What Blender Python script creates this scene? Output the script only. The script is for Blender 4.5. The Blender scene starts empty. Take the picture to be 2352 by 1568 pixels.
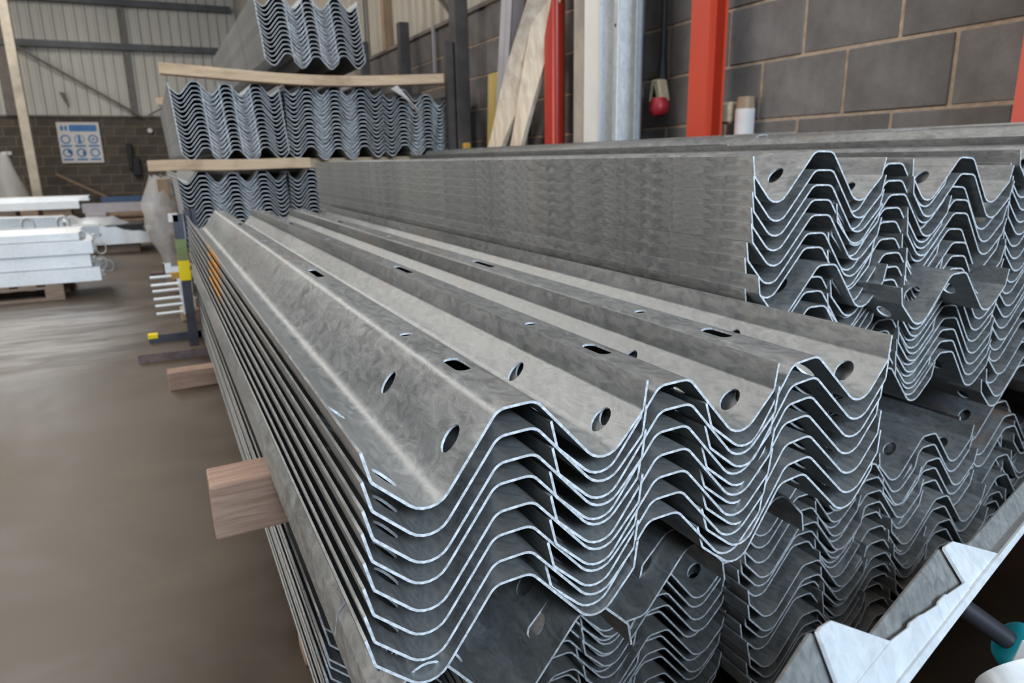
import bpy, math, random
from mathutils import Vector, Matrix, geometry
random.seed(7)
D = bpy.data; SC = bpy.context.scene; COL = SC.collection
ZF = 1.12                     # eye height above the floor; everything below is written with the eye at z = 0 and lifted at the end

# ------------------------------------------------------------------ camera
cam_d = D.cameras.new('camera'); cam = D.objects.new('camera', cam_d); COL.objects.link(cam)
SC.camera = cam
R0 = ((0.89429562, -0.12802662, 0.42877095), (-0.44712464, -0.21766499, 0.86758372), (-0.01774538, -0.96759038, -0.2519007))
cam.matrix_world = Matrix([[r[0], -r[1], -r[2], 0.0] for r in R0] + [[0, 0, 0, 1]])
cam_d.sensor_width = 23.5; cam_d.lens = 1618.26 / 2352 * 23.5
cam_d.clip_start = 0.02; cam_d.clip_end = 100
cam_d.dof.use_dof = True; cam_d.dof.focus_distance = 0.80; cam_d.dof.aperture_fstop = 5.0

# ------------------------------------------------------------------ world, lights, exposure
SC.view_settings.view_transform = 'Standard'; SC.view_settings.look = 'None'
SC.view_settings.exposure = 0.0; SC.view_settings.gamma = 1.0; SC.view_settings.use_curve_mapping = False
w = D.worlds.new('world'); SC.world = w; w.use_nodes = True
w.node_tree.nodes['Background'].inputs[0].default_value = (0.75, 0.85, 1.0, 1)
w.node_tree.nodes['Background'].inputs[1].default_value = 0.35

def area(name, loc, size, power, color, target=None, rot=None):
    l = D.lights.new(name, 'AREA'); l.shape = 'RECTANGLE'; l.size, l.size_y = size
    l.energy = power; l.color = color
    o = D.objects.new(name, l); COL.objects.link(o); o.location = loc
    if target is not None:
        o.rotation_euler = (Vector(target) - Vector(loc)).to_track_quat('-Z', 'Y').to_euler()
    elif rot: o.rotation_euler = rot
    return o
WARM = (1.0, 0.965, 0.91); COOL = (0.65, 0.825, 1.0)
for i, y in enumerate((-3.0, 3.0, 9.0, 15.0)):
    area('rooflight_and_fill_lamp', (-2.6, y, 4.55), (1.3, 3.6), (50, 105, 185, 240)[i], WARM, rot=(0, 0, 0))
area('rooflight_and_fill_lamp', (1.0, 2.2, 4.55), (1.6, 3.6), 58, WARM, rot=(0, 0, 0))  # added overhead fill with no roof panel above, brightens the stacks
area('side_doorway_daylight', (-11.8, 5.0, 0.9), (7.0, 3.6), 760, (1.0, 0.98, 0.94), target=(0, 3.5, -0.4))
area('doorway_daylight', (0.4, -4.2, 2.6), (3.2, 1.6), 580, COOL, target=(0.9, 1.0, -0.3))

# ------------------------------------------------------------------ materials
def mat(name):
    m = D.materials.new(name); m.use_nodes = True
    nt = m.node_tree; b = nt.nodes['Principled BSDF']
    return m, nt, b
def nd(nt, t, **k):
    n = nt.nodes.new(t)
    for a, v in k.items():
        if a in n.inputs: n.inputs[a].default_value = v
        else: setattr(n, a, v)
    return n
def ramp(nt, src, stops):
    r = nt.nodes.new('ShaderNodeValToRGB'); nt.links.new(src, r.inputs[0])
    e = r.color_ramp.elements
    while len(e) < len(stops): e.new(0.5)
    for q, (p, c) in zip(e, stops): q.position = p; q.color = (*c, 1)
    return r.outputs[0]
def noise(nt, scale, detail=4, rough=0.55, stretch=None, dist=0.0):
    tc = nt.nodes.new('ShaderNodeTexCoord'); src = tc.outputs['Object']
    if stretch:
        mp = nt.nodes.new('ShaderNodeMapping'); mp.inputs['Scale'].default_value = stretch
        nt.links.new(src, mp.inputs[0]); src = mp.outputs[0]
    n = nt.nodes.new('ShaderNodeTexNoise'); nt.links.new(src, n.inputs['Vector'])
    n.inputs['Scale'].default_value = scale; n.inputs['Detail'].default_value = detail
    n.inputs['Roughness'].default_value = rough; n.inputs['Distortion'].default_value = dist
    return n.outputs['Fac']
def mixc(nt, fac, a, b, mode='MIX'):
    m = nt.nodes.new('ShaderNodeMix'); m.data_type = 'RGBA'; m.blend_type = mode
    for s, v in ((m.inputs[0], fac), (m.inputs[6], a), (m.inputs[7], b)):
        if hasattr(v, 'node'): nt.links.new(v, s)
        elif isinstance(v, (int, float)): s.default_value = v
        else: s.default_value = (*v, 1)
    return m.outputs[2]
def mathn(nt, op, a, b=0.0, clamp=False):
    m = nt.nodes.new('ShaderNodeMath'); m.operation = op; m.use_clamp = clamp
    for s, v in ((m.inputs[0], a), (m.inputs[1], b)):
        if hasattr(v, 'node'): nt.links.new(v, s)
        else: s.default_value = v
    return m.outputs[0]
def bump(nt, b, h, strength, dist):
    n = nt.nodes.new('ShaderNodeBump'); n.inputs['Strength'].default_value = strength; n.inputs['Distance'].default_value = dist
    nt.links.new(h, n.inputs['Height']); nt.links.new(n.outputs[0], b.inputs['Normal'])

def galvanised(name, lo, hi, metallic=0.6, rough=(0.36, 0.56), rust=0.0, marks=False, spangle=26, rnd=0.12):
    m, nt, b = mat(name); L = nt.links.new
    n1 = noise(nt, spangle * 2.2, 6, 0.68, (1, 0.45, 1), 1.2)
    n2 = noise(nt, 3.0, 4, 0.6, (1, 0.35, 1))
    f = mathn(nt, 'ADD', mathn(nt, 'MULTIPLY', n1, 0.6), mathn(nt, 'MULTIPLY', n2, 0.4))
    c = ramp(nt, f, [(0.38, lo), (0.60, hi)])
    oi = nt.nodes.new('ShaderNodeObjectInfo')
    k = mathn(nt, 'ADD', mathn(nt, 'MULTIPLY', oi.outputs['Random'], 2 * rnd), 1 - rnd)
    cc = nt.nodes.new('ShaderNodeCombineColor'); [L(k, cc.inputs[i]) for i in range(3)]
    c = mixc(nt, 1.0, c, cc.outputs[0], 'MULTIPLY')
    # white rust and fine scratches
    n3 = noise(nt, 90, 3, 0.7, (1, 0.12, 1)); s = mathn(nt, 'GREATER_THAN', n3, 0.66)
    c = mixc(nt, mathn(nt, 'MULTIPLY', s, 0.22), c, (0.55, 0.55, 0.55))
    n4 = noise(nt, 7, 3, 0.5, (1.4, 0.35, 1)); s2 = ramp(nt, n4, [(0.58 if rust < 0.5 else 0.46, (0, 0, 0)), (0.70, (1, 1, 1))])
    if rust > 0: c = mixc(nt, mathn(nt, 'MULTIPLY', s2, rust), c, (0.36, 0.225, 0.145))
    if marks:
        tc = nt.nodes.new('ShaderNodeTexCoord'); sp = nt.nodes.new('ShaderNodeSeparateXYZ'); L(tc.outputs['Object'], sp.inputs[0])
        y1 = mathn(nt, 'GREATER_THAN', sp.outputs['Y'], 1.52); y2 = mathn(nt, 'LESS_THAN', sp.outputs['Y'], 1.95)
        xx = mathn(nt, 'LESS_THAN', sp.outputs['X'], 0.008)
        n5 = mathn(nt, 'GREATER_THAN', noise(nt, 11, 2, 0.5), 0.47)
        c = mixc(nt, mathn(nt, 'MULTIPLY', mathn(nt, 'MULTIPLY', y1, y2), mathn(nt, 'MULTIPLY', xx, n5)), c, (0.62, 0.28, 0.02))
    L(c, b.inputs['Base Color']); b.inputs['Metallic'].default_value = metallic
    r = nt.nodes.new('ShaderNodeMapRange'); L(f, r.inputs[0]); r.inputs[1].default_value = 0.35; r.inputs[2].default_value = 0.65
    r.inputs[3].default_value = rough[0]; r.inputs[4].default_value = rough[1]; L(r.outputs[0], b.inputs['Roughness'])
    bump(nt, b, f, 0.22, 0.003)
    return m
M = {}
M['galv'] = galvanised('galvanised_steel', (0.175, 0.178, 0.176), (0.335, 0.333, 0.322), rust=0.20)
M['galv_mark'] = galvanised('galvanised_steel_marked', (0.175, 0.178, 0.176), (0.335, 0.333, 0.322), rust=0.20, marks=True)
M['galv_rust'] = galvanised('galvanised_steel_stained', (0.19, 0.19, 0.195), (0.30, 0.30, 0.305), rust=0.95)
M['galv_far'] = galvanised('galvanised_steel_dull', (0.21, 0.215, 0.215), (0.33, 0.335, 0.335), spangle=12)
M['galv_bright'] = galvanised('galvanised_steel_bright', (0.74, 0.76, 0.78), (0.90, 0.91, 0.92), metallic=0.2, rough=(0.3, 0.5), rnd=0.05)
M['galv_mid'] = galvanised('galvanised_steel_new', (0.40, 0.42, 0.44), (0.56, 0.58, 0.60), metallic=0.4, rnd=0.06)

M['galv_pale'] = galvanised('galvanised_steel_pale', (0.50, 0.52, 0.54), (0.64, 0.66, 0.68), metallic=0.25, rough=(0.3, 0.5), rnd=0.05)
def plain(name, color, rough=0.6, metallic=0.0, scale=8, amt=0.18, stretch=None, bmp=0.0, spec=0.5):
    m, nt, b = mat(name)
    n = noise(nt, scale, 5, 0.6, stretch)
    lo = tuple(c * (1 - amt) for c in color); hi = tuple(min(1, c * (1 + amt)) for c in color)
    nt.links.new(ramp(nt, n, [(0.35, lo), (0.65, hi)]), b.inputs['Base Color'])
    b.inputs['Roughness'].default_value = rough; b.inputs['Metallic'].default_value = metallic
    b.inputs['Specular IOR Level'].default_value = spec
    if bmp: bump(nt, b, n, bmp, 0.004)
    return m
M['edge'] = plain('cut_zinc_edge', (0.50, 0.51, 0.525), 0.55, 0.1, 120, 0.32, bmp=0.5)
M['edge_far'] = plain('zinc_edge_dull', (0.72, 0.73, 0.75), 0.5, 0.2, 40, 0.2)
M['mortar'] = plain('mortar', (0.36, 0.265, 0.185), 0.95, scale=30, bmp=0.4)
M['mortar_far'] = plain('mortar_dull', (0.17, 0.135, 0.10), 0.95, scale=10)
def blockmat(name, lo, hi, sc=6):
    m, nt, b = mat(name)
    n = noise(nt, sc, 6, 0.65); n2 = noise(nt, 110, 2, 0.7)
    c = ramp(nt, n, [(0.3, lo), (0.7, hi)])
    oi = nt.nodes.new('ShaderNodeObjectInfo')
    k = mathn(nt, 'ADD', mathn(nt, 'MULTIPLY', oi.outputs['Random'], 0.34), 0.82)
    cc = nt.nodes.new('ShaderNodeCombineColor'); [nt.links.new(k, cc.inputs[i]) for i in range(3)]
    c = mixc(nt, 1.0, c, cc.outputs[0], 'MULTIPLY')
    sp = mathn(nt, 'GREATER_THAN', n2, 0.63); c = mixc(nt, mathn(nt, 'MULTIPLY', sp, 0.18), c, (0.06, 0.05, 0.045))
    nt.links.new(c, b.inputs['Base Color']); b.inputs['Roughness'].default_value = 0.92
    bump(nt, b, n2, 0.35, 0.003)
    return m
M['block'] = blockmat('concrete_block', (0.105, 0.090, 0.083), (0.175, 0.158, 0.149))
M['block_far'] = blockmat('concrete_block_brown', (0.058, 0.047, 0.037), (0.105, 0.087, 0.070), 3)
def wood(name, lo, hi, sc=5, stretch=(1, 14, 14), stain=0.25):
    m, nt, b = mat(name)
    n = noise(nt, sc, 5, 0.6, stretch, 0.4); n2 = noise(nt, 4, 3)
    c = ramp(nt, n, [(0.32, lo), (0.68, hi)])
    c = mixc(nt, mathn(nt, 'MULTIPLY', ramp(nt, n2, [(0.5, (0, 0, 0)), (0.72, (1, 1, 1))]), stain), c, (0.16, 0.085, 0.04))
    nt.links.new(c, b.inputs['Base Color']); b.inputs['Roughness'].default_value = 0.8
    bump(nt, b, n, 0.35, 0.003)
    return m
M['wood_near'] = wood('weathered_pine', (0.25, 0.145, 0.10), (0.40, 0.26, 0.19), 7)
M['wood_pale'] = wood('pale_sawn_timber', (0.50, 0.35, 0.22), (0.66, 0.49, 0.33), 4, stain=0.5)
M['wood_pallet'] = wood('pallet_wood', (0.19, 0.13, 0.095), (0.32, 0.235, 0.175), 4)
M['wood_plank'] = wood('planed_plank', (0.58, 0.45, 0.33), (0.82, 0.71, 0.57), 3, (9, 9, 0.6), 0.35)
M['wood_brown'] = wood('brown_board', (0.20, 0.13, 0.075), (0.33, 0.22, 0.14), 3, (9, 9, 0.6), 0.3)
M['wood_yellow'] = wood('yellow_board', (0.38, 0.27, 0.075), (0.50, 0.37, 0.12), 3, (9, 9, 0.6), 0.1)
M['blocker_wood'] = wood('shade_blocker_wood', (0.03, 0.022, 0.017), (0.07, 0.05, 0.036), 4)
M['board_grey'] = plain('board_edge', (0.34, 0.28, 0.23), 0.85, scale=5)
M['white_board'] = plain('white_board', (0.68, 0.64, 0.60), 0.6, scale=3, amt=0.05)
M['red'] = plain('red_gloss_paint', (0.42, 0.032, 0.018), 0.32, scale=2, amt=0.1)
M['red2'] = plain('orange_red_paint', (0.50, 0.048, 0.018), 0.42, scale=2, amt=0.08)
M['dark_steel'] = plain('dark_brown_steel', (0.05, 0.04, 0.037), 0.55, 0.2, 6, 0.3)
M['grey_steel'] = plain('grey_purlin_paint', (0.085, 0.087, 0.09), 0.55, 0.2, 3, 0.2)
M['rack'] = plain('blue_black_steel', (0.055, 0.055, 0.07), 0.5, 0.3, 6, 0.3)
M['rust_bar'] = plain('rusty_flat_bar', (0.15, 0.105, 0.10), 0.7, 0.2, 20, 0.3)
M['green'] = plain('faded_green_paint', (0.17, 0.20, 0.08), 0.7, 0, 6, 0.25)
M['yellow'] = plain('yellow_paint', (0.90, 0.66, 0.0), 0.5, 0, 6, 0.05)
M['ochre'] = plain('ochre_paint', (0.50, 0.27, 0.045), 0.6, 0, 12, 0.2)
M['cream'] = plain('cream_column_paint', (0.40, 0.345, 0.27), 0.6, 0, 2.5, 0.25)
M['cream2'] = plain('cream_flashing', (0.48, 0.40, 0.32), 0.6, 0, 1, 0.1)
M['brown_steel'] = plain('brown_angle_steel', (0.15, 0.125, 0.105), 0.6, 0.1, 4, 0.2)
M['clad'] = plain('off_white_liner_sheet', (0.50, 0.475, 0.42), 0.5, 0, 0.8, 0.09)
M['clad_r'] = plain('buff_liner_sheet', (0.40, 0.35, 0.28), 0.5, 0, 0.8, 0.14)
M['sign'] = plain('white_sign_board', (0.62, 0.58, 0.54), 0.5, 0, 2, 0.04)
M['blue'] = plain('blue_sign_ink', (0.035, 0.16, 0.40), 0.5, 0, 4, 0.08)
M['blue_beam'] = plain('blue_painted_steel', (0.045, 0.085, 0.17), 0.5, 0, 3, 0.1)
M['pale_beam'] = plain('pale_grey_beam', (0.36, 0.34, 0.36), 0.5, 0.1, 3, 0.1)
M['black'] = plain('black_rubber', (0.012, 0.011, 0.011), 0.6, 0, 4, 0.1)
M['plug_cream'] = plain('cream_plastic', (0.45, 0.38, 0.26), 0.5, 0, 40, 0.15)
M['plug_red'] = plain('red_plastic', (0.42, 0.02, 0.03), 0.4, 0, 20, 0.15)
M['teal'] = plain('teal_plastic', (0.0, 0.19, 0.23), 0.4, 0, 3, 0.05)
M['paper'] = plain('white_paper', (0.55, 0.50, 0.48), 0.8, 0, 9, 0.08)
M['bar'] = plain('black_oxide_bar', (0.045, 0.043, 0.05), 0.4, 0.6, 9, 0.1)
M['roof'] = plain('roof_sheet', (0.30, 0.27, 0.24), 0.7, 0, 1, 0.1)
M['tan'] = plain('handover_zinc', (0.33, 0.30, 0.275), 0.4, 0.35, 3, 0.08)

def floor_mat():
    m, nt, b = mat('stained_concrete_floor'); L = nt.links.new
    n = noise(nt, 1.1, 6, 0.62, None, 0.5); n2 = noise(nt, 9, 5, 0.7); n3 = noise(nt, 0.5, 3, 0.5)
    c = ramp(nt, n, [(0.30, (0.038, 0.024, 0.0135)), (0.50, (0.069, 0.047, 0.029)), (0.72, (0.124, 0.092, 0.062))])
    c = mixc(nt, mathn(nt, 'MULTIPLY', ramp(nt, n2, [(0.35, (1, 1, 1)), (0.55, (0, 0, 0))]), 0.25), c, (0.075, 0.058, 0.046))
    c = mixc(nt, mathn(nt, 'MULTIPLY', ramp(nt, n3, [(0.55, (0, 0, 0)), (0.7, (1, 1, 1))]), 0.35), c, (0.23, 0.21, 0.19))
    # pale streaky patch: the floor's bright sheen painted into the colour
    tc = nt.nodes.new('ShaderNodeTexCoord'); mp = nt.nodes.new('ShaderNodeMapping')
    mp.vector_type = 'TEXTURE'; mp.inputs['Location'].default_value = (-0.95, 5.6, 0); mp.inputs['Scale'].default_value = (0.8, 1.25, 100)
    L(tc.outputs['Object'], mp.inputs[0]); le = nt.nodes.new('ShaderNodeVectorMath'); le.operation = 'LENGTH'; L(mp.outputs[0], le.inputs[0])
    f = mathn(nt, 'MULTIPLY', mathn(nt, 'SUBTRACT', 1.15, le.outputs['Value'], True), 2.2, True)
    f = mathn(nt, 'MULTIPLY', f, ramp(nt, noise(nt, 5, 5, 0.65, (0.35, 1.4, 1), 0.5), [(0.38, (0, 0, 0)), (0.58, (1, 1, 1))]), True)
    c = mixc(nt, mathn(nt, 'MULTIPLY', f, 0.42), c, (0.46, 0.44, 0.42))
    L(c, b.inputs['Base Color'])
    L(ramp(nt, n, [(0.3, (0.34,) * 3), (0.7, (0.60,) * 3)]), b.inputs['Roughness'])
    bump(nt, b, n2, 0.12, 0.004)
    return m
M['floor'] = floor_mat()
def wrap_mat():
    m, nt, b = mat('polythene_wrap')
    b.inputs['Base Color'].default_value = (0.62, 0.60, 0.58, 1); b.inputs['Roughness'].default_value = 0.28
    b.inputs['Alpha'].default_value = 0.42
    bump(nt, b, noise(nt, 22, 4, 0.6, None, 1.0), 0.8, 0.02)
    return m
M['wrap'] = wrap_mat()
def glow(name, c, s):
    m, nt, b = mat(name); b.inputs['Base Color'].default_value = (*c, 1)
    b.inputs['Emission Color'].default_value = (*c, 1); b.inputs['Emission Strength'].default_value = s
    return m
M['skylight'] = glow('rooflight_sheet', (0.95, 0.97, 1.0), 2.2)

# ------------------------------------------------------------------ mesh helpers
class MB:
    def __init__(s): s.v = []; s.f = []; s.m = []
    def add(s, verts, faces, mi=0):
        k = len(s.v); s.v += [tuple(v) for v in verts]; s.f += [tuple(i + k for i in f) for f in faces]; s.m += [mi] * len(faces)
    def box(s, x0, x1, y0, y1, z0, z1, mi=0, rot=None, piv=None):
        vs = [Vector((x, y, z)) for z in (z0, z1) for y in (y0, y1) for x in (x0, x1)]
        if rot is not None:
            p = Vector(piv) if piv else Vector(((x0 + x1) / 2, (y0 + y1) / 2, (z0 + z1) / 2)); vs = [rot @ (v - p) + p for v in vs]
        s.add(vs, [(0, 2, 3, 1), (4, 5, 7, 6), (0, 1, 5, 4), (2, 6, 7, 3), (0, 4, 6, 2), (1, 3, 7, 5)], mi)
    def tube(s, pts, r, n=8, mi=0, closed=False):
        pts = [Vector(p) for p in pts]; N = len(pts); rings = []
        rr = r if isinstance(r, (list, tuple)) else [r] * N
        up = Vector((0.13, 0.2, 1)).normalized()
        for i, p in enumerate(pts):
            a = pts[(i - 1) % N] if (i or closed) else pts[0]; b = pts[(i + 1) % N] if (i < N - 1 or closed) else pts[-1]
            t = (b - a).normalized(); u = t.cross(up); u = u.normalized() if u.length > 1e-4 else t.orthogonal().normalized(); q = t.cross(u)
            rings.append([p + rr[i] * (math.cos(2 * math.pi * j / n) * u + math.sin(2 * math.pi * j / n) * q) for j in range(n)])
        vs = [v for g in rings for v in g]; fs = []
        for i in range(N if closed else N - 1):
            for j in range(n):
                k = (i + 1) % N; fs.append((i * n + j, i * n + (j + 1) % n, k * n + (j + 1) % n, k * n + j))
        if not closed: fs += [tuple(range(n))[::-1], tuple((N - 1) * n + j for j in range(n))]
        s.add(vs, fs, mi)
    def prism(s, poly, ext, mi=0, mi_side=None):      # poly: 3D points, ext: extrusion vector
        n = len(poly); e = Vector(ext); p = [Vector(q) for q in poly]
        s.add(p + [q + e for q in p], [tuple(range(n))[::-1], tuple(range(n, 2 * n))], mi)
        k = len(s.v) - 2 * n; 
        for i in range(n):
            j = (i + 1) % n; s.f.append((k + i, k + j, k + n + j, k + n + i)); s.m.append(mi if mi_side is None else mi_side)
    def mesh(s, name, mats, smooth=None, bevel=0.0):
        me = D.meshes.new(name); me.from_pydata(s.v, [], s.f); me.validate()
        if len(me.polygons) == len(s.m): me.polygons.foreach_set('material_index', s.m)
        for m in (mats if isinstance(mats, (list, tuple)) else [mats]): me.materials.append(m)
        import bmesh
        bm = bmesh.new(); bm.from_mesh(me); bmesh.ops.recalc_face_normals(bm, faces=bm.faces)
        if bevel: bmesh.ops.bevel(bm, geom=list(bm.edges), offset=bevel, segments=1, affect='EDGES')
        bm.to_mesh(me); bm.free()
        if smooth:
            me.polygons.foreach_set('use_smooth', [True] * len(me.polygons)); me.set_sharp_from_angle(angle=math.radians(smooth))
        return me
def link(name, me, parent=None, loc=(0, 0, 0)):
    o = D.objects.new(name, me); COL.objects.link(o); o.location = loc
    if parent: o.parent = parent
    return o
def tag(o, label, cat, group=None):
    o['label'] = label; o['category'] = cat
    if group: o['group'] = group
    return o
def thing(name, label, cat, loc=(0, 0, 0), rz=0, group=None):
    o = D.objects.new(name, None); COL.objects.link(o); o.location = loc; o.rotation_euler = (0, 0, rz); o.empty_display_size = 0.1
    return tag(o, label, cat, group)
def part(name, mb, m, parent, smooth=None, bevel=0.0): return link(name, mb.mesh(name, m, smooth, bevel), parent)
def solo(name, mb, m, label, cat, group=None, smooth=None, bevel=0.0): return tag(link(name, mb.mesh(name, m, smooth, bevel)), label, cat, group)
def struct(name, mb, m, smooth=None):
    o = link(name, mb.mesh(name, m, smooth)); o['kind'] = 'structure'; return o
def b1(*a, **k): q = MB(); q.box(*a, **k); return q
def copy_tree(o, parent=None):
    c = o.copy(); COL.objects.link(c)
    if parent: c.parent = parent
    for ch in list(o.children): copy_tree(ch, c)
    return c

# ------------------------------------------------------------------ the setting
FL = -ZF; TOPW = 1.113; XW = 2.43; YB = 20.3; XL = -12.0; YF = -7.2; ZC = 4.75
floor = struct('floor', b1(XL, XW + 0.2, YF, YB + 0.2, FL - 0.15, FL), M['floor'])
ceiling = struct('ceiling', b1(XL, XW + 0.2, YF, YB + 0.2, ZC, ZC + 0.1), M['roof'])
for i, (x, y) in enumerate([(-2.6, -3), (-2.6, 3), (-2.6, 9), (-2.6, 15), (-8, 3), (-8, 9)]):
    link('rooflight_panel', b1(x - 0.65, x + 0.65, y - 1.8, y + 1.8, ZC - 0.03, ZC - 0.004).mesh('rooflight_panel', M['skylight']), ceiling)
wl = struct('wall_left', b1(XL - 0.2, XL, YF, YB, FL, ZC), M['clad'])
wf = MB()
wf.box(XL, -2.6, YF - 0.2, YF, FL, ZC); wf.box(3.4, 3.6, YF - 0.2, YF, FL, ZC); wf.box(-2.6, 3.4, YF - 0.2, YF, 3.1, ZC)
struct('wall_front', wf, M['clad'])

# block walls: mortar backing with single blocks set proud of it
wr = struct('wall_right', b1(XW + 0.008, XW + 0.2, YF, YB + 0.2, FL, TOPW), M['mortar'])
CZ = 0.243; CY = 0.425; J = 0.0065
bw = MB(); bw.box(0.005, 0.10, J, CY - J, J, CZ - J)
bme = [bw.mesh('block', M['block'], bevel=0.0025)]
b2 = MB(); b2.box(0.004, 0.10, J * 1.2, CY - J * 1.3, J * 0.8, CZ - J); bme.append(b2.mesh('block', M['block'], bevel=0.004))
rest = MB(); near = []
for k in range(-5, 4):
    z = 0.384 + CZ * (k - 0)
    if z + CZ > TOPW + 0.02: continue
    off = 1.574 if k % 2 == 1 else 1.786
    for j in range(-20, 46):
        y = off + CY * j
        if y + CY > YB: continue
        vis = (k >= -2) and y > 0.1
        near.append((0 if vis else 1, y, z, k, j))
near.sort(key=lambda t: (t[0], abs(t[1] - 2)))
for i, (a, y, z, k, j) in enumerate(near):
    if i < 296 and a == 0:
        o = link('block', bme[(k * 7 + j * 3) % 2], wr, (XW - 0.001 * ((k * 5 + j * 11) % 4), y, z))
    elif y > -7:
        rest.box(XW + 0.004, XW + 0.05, y + J, y + CY - J, z + J, z + CZ - J)
o = part('blockwork', rest, M['block'], wr); o['kind'] = 'stuff'

wb = struct('wall_back', b1(XL, XW + 0.2, YB + 0.012, YB + 0.2, FL, 1.14), M['mortar_far'])
q = MB(); q.box(0.010, 0.440, 0.007, 0.10, 0.010, 0.216); bf = q.mesh('block', M['block_far'], bevel=0.004)
for k in range(10):
    for j in range(12):
        x = 0.7 - 0.45 * j - (0.225 if k % 2 else 0)
        link('block', bf, wb, (x, YB, FL + 0.226 * k))
rb = MB()
for k in range(10):
    for j in range(12, 29):
        x = 0.7 - 0.45 * j - (0.225 if k % 2 else 0)
        if x > XL: rb.box(x + 0.012, x + 0.438, YB + 0.007, YB + 0.05, FL + 0.226 * k + 0.012, FL + 0.226 * k + 0.214)
    for x in (1.15, 1.6, 2.05): rb.box(x + 0.012 - (0.225 if k % 2 else 0), x + 0.438 - (0.225 if k % 2 else 0), YB + 0.007, YB + 0.05, FL + 0.226 * k + 0.012, FL + 0.226 * k + 0.214)
o = part('blockwork', rb, M['block_far'], wb); o['kind'] = 'stuff'

# ribbed liner sheets above the blockwork, each sheet a piece
def sheet_mesh(length, height, pitch, rib, mat_, along):
    q = MB(); n = int(round(length / pitch)); pr = []
    for i in range(n):
        a = i * pitch; pr += [(a, 0.0), (a + pitch * 0.62, 0.0), (a + pitch * 0.70, rib), (a + pitch * 0.92, rib)]
    pr.append((length, 0.0)); vs = []
    for (a, d) in pr:
        for z in (0, height): vs.append((a, -d, z) if along == 'x' else (-d, a, z))
    q.add(vs, [(2 * i, 2 * i + 1, 2 * i + 3, 2 * i + 2) for i in range(len(pr) - 1)])
    me = q.mesh('liner_sheet', mat_); return me
wbu = struct('wall_back_upper', b1(XL, XW + 0.2, YB + 0.10, YB + 0.2, 1.14, ZC), M['clad'])
sm = sheet_mesh(1.1, ZC - 1.14, 0.22, 0.035, M['clad'], 'x')
for j in range(13): link('liner_sheet', sm, wbu, (XW - 1.1 * (j + 1), YB + 0.06 + 0.004 * (j % 2), 1.14))
wru = struct('wall_right_upper', b1(XW + 0.12, XW + 0.2, YF, YB, TOPW, ZC), M['clad_r'])
sm = sheet_mesh(1.1, ZC - TOPW, 0.22, 0.03, M['clad_r'], 'y')
for j in range(25): link('liner_sheet', sm, wru, (XW + 0.09 + 0.004 * (j % 2), YF + 1.1 * j, TOPW))
t = struct('trim_1', b1(XL, XW, YB - 0.04, YB + 0.05, 1.125, 1.165), M['brown_steel'])
t = struct('trim_2', b1(XW - 0.02, XW + 0.09, YF, YB, TOPW, TOPW + 0.03), M['brown_steel'])
def purlin(z, name, label):
    q = MB(); q.box(-11.9, 2.3, YB - 0.16, YB + 0.02, z, z + 0.012); q.box(-11.9, 2.3, YB - 0.172, YB - 0.16, z, z + 0.14); q.box(-11.9, 2.3, YB - 0.16, YB + 0.02, z + 0.128, z + 0.14)
    solo(name, q, M['grey_steel'], label, 'purlin')
purlin(2.645, 'wall_rail', 'dark grey horizontal steel rail across the back wall, nearest above the blockwork')
purlin(3.62, 'wall_rail', 'dark grey horizontal steel rail near the top of the back wall')
def strut(name, a, b, wd, dp, m, label, cat):
    a = Vector(a); b = Vector(b); d = (b - a); L = d.length
    q = MB(); q.box(-wd / 2, wd / 2, -dp / 2, -dp / 2 + 0.012, 0, L); q.box(-wd / 2, -wd / 2 + 0.012, -dp / 2, dp / 2, 0, L)
    o = solo(name, q, m, label, cat); o.location = a; o.rotation_euler = d.to_track_quat('Z', 'Y').to_euler(); return o
strut('diagonal_brace', (-2.36, YB - 0.12, 2.64), (-0.02, YB - 0.1, 1.15), 0.13, 0.05, M['brown_steel'], 'long thin diagonal steel brace across the off-white back wall sheeting', 'brace')
strut('diagonal_brace', (0.14, YB - 0.1, 1.17), (0.62, YB - 0.1, 1.42), 0.04, 0.03, M['brown_steel'], 'short thin brace end just above the back blockwork by the rail stack', 'brace')
strut('vertical_strut', (-0.17, YB - 0.10, 1.15), (-0.17, YB - 0.10, 4.6), 0.09, 0.05, M['brown_steel'], 'brown vertical angle dividing the back wall sheeting in the middle', 'strut')
strut('vertical_strut', (-2.62, YB - 0.13, 1.15), (-2.62, YB - 0.13, 4.6), 0.28, 0.05, M['brown_steel'], 'wide brown vertical strut behind the cream post at the back wall', 'strut')
t = thing('support_column', 'tall cream painted steel column standing before the back wall at the left', 'column', (-2.17, 18, FL))
q = MB(); q.box(-0.085, 0.085, -0.09, -0.078, 0, ZC + ZF); q.box(-0.085, 0.085, 0.078, 0.09, 0, ZC + ZF); q.box(-0.006, 0.006, -0.078, 0.078, 0, ZC + ZF)
part('shaft', q, M['cream'], t); part('base_plate', b1(-0.15, 0.15, -0.15, 0.15, 0, 0.02), M['cream'], t)
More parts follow.
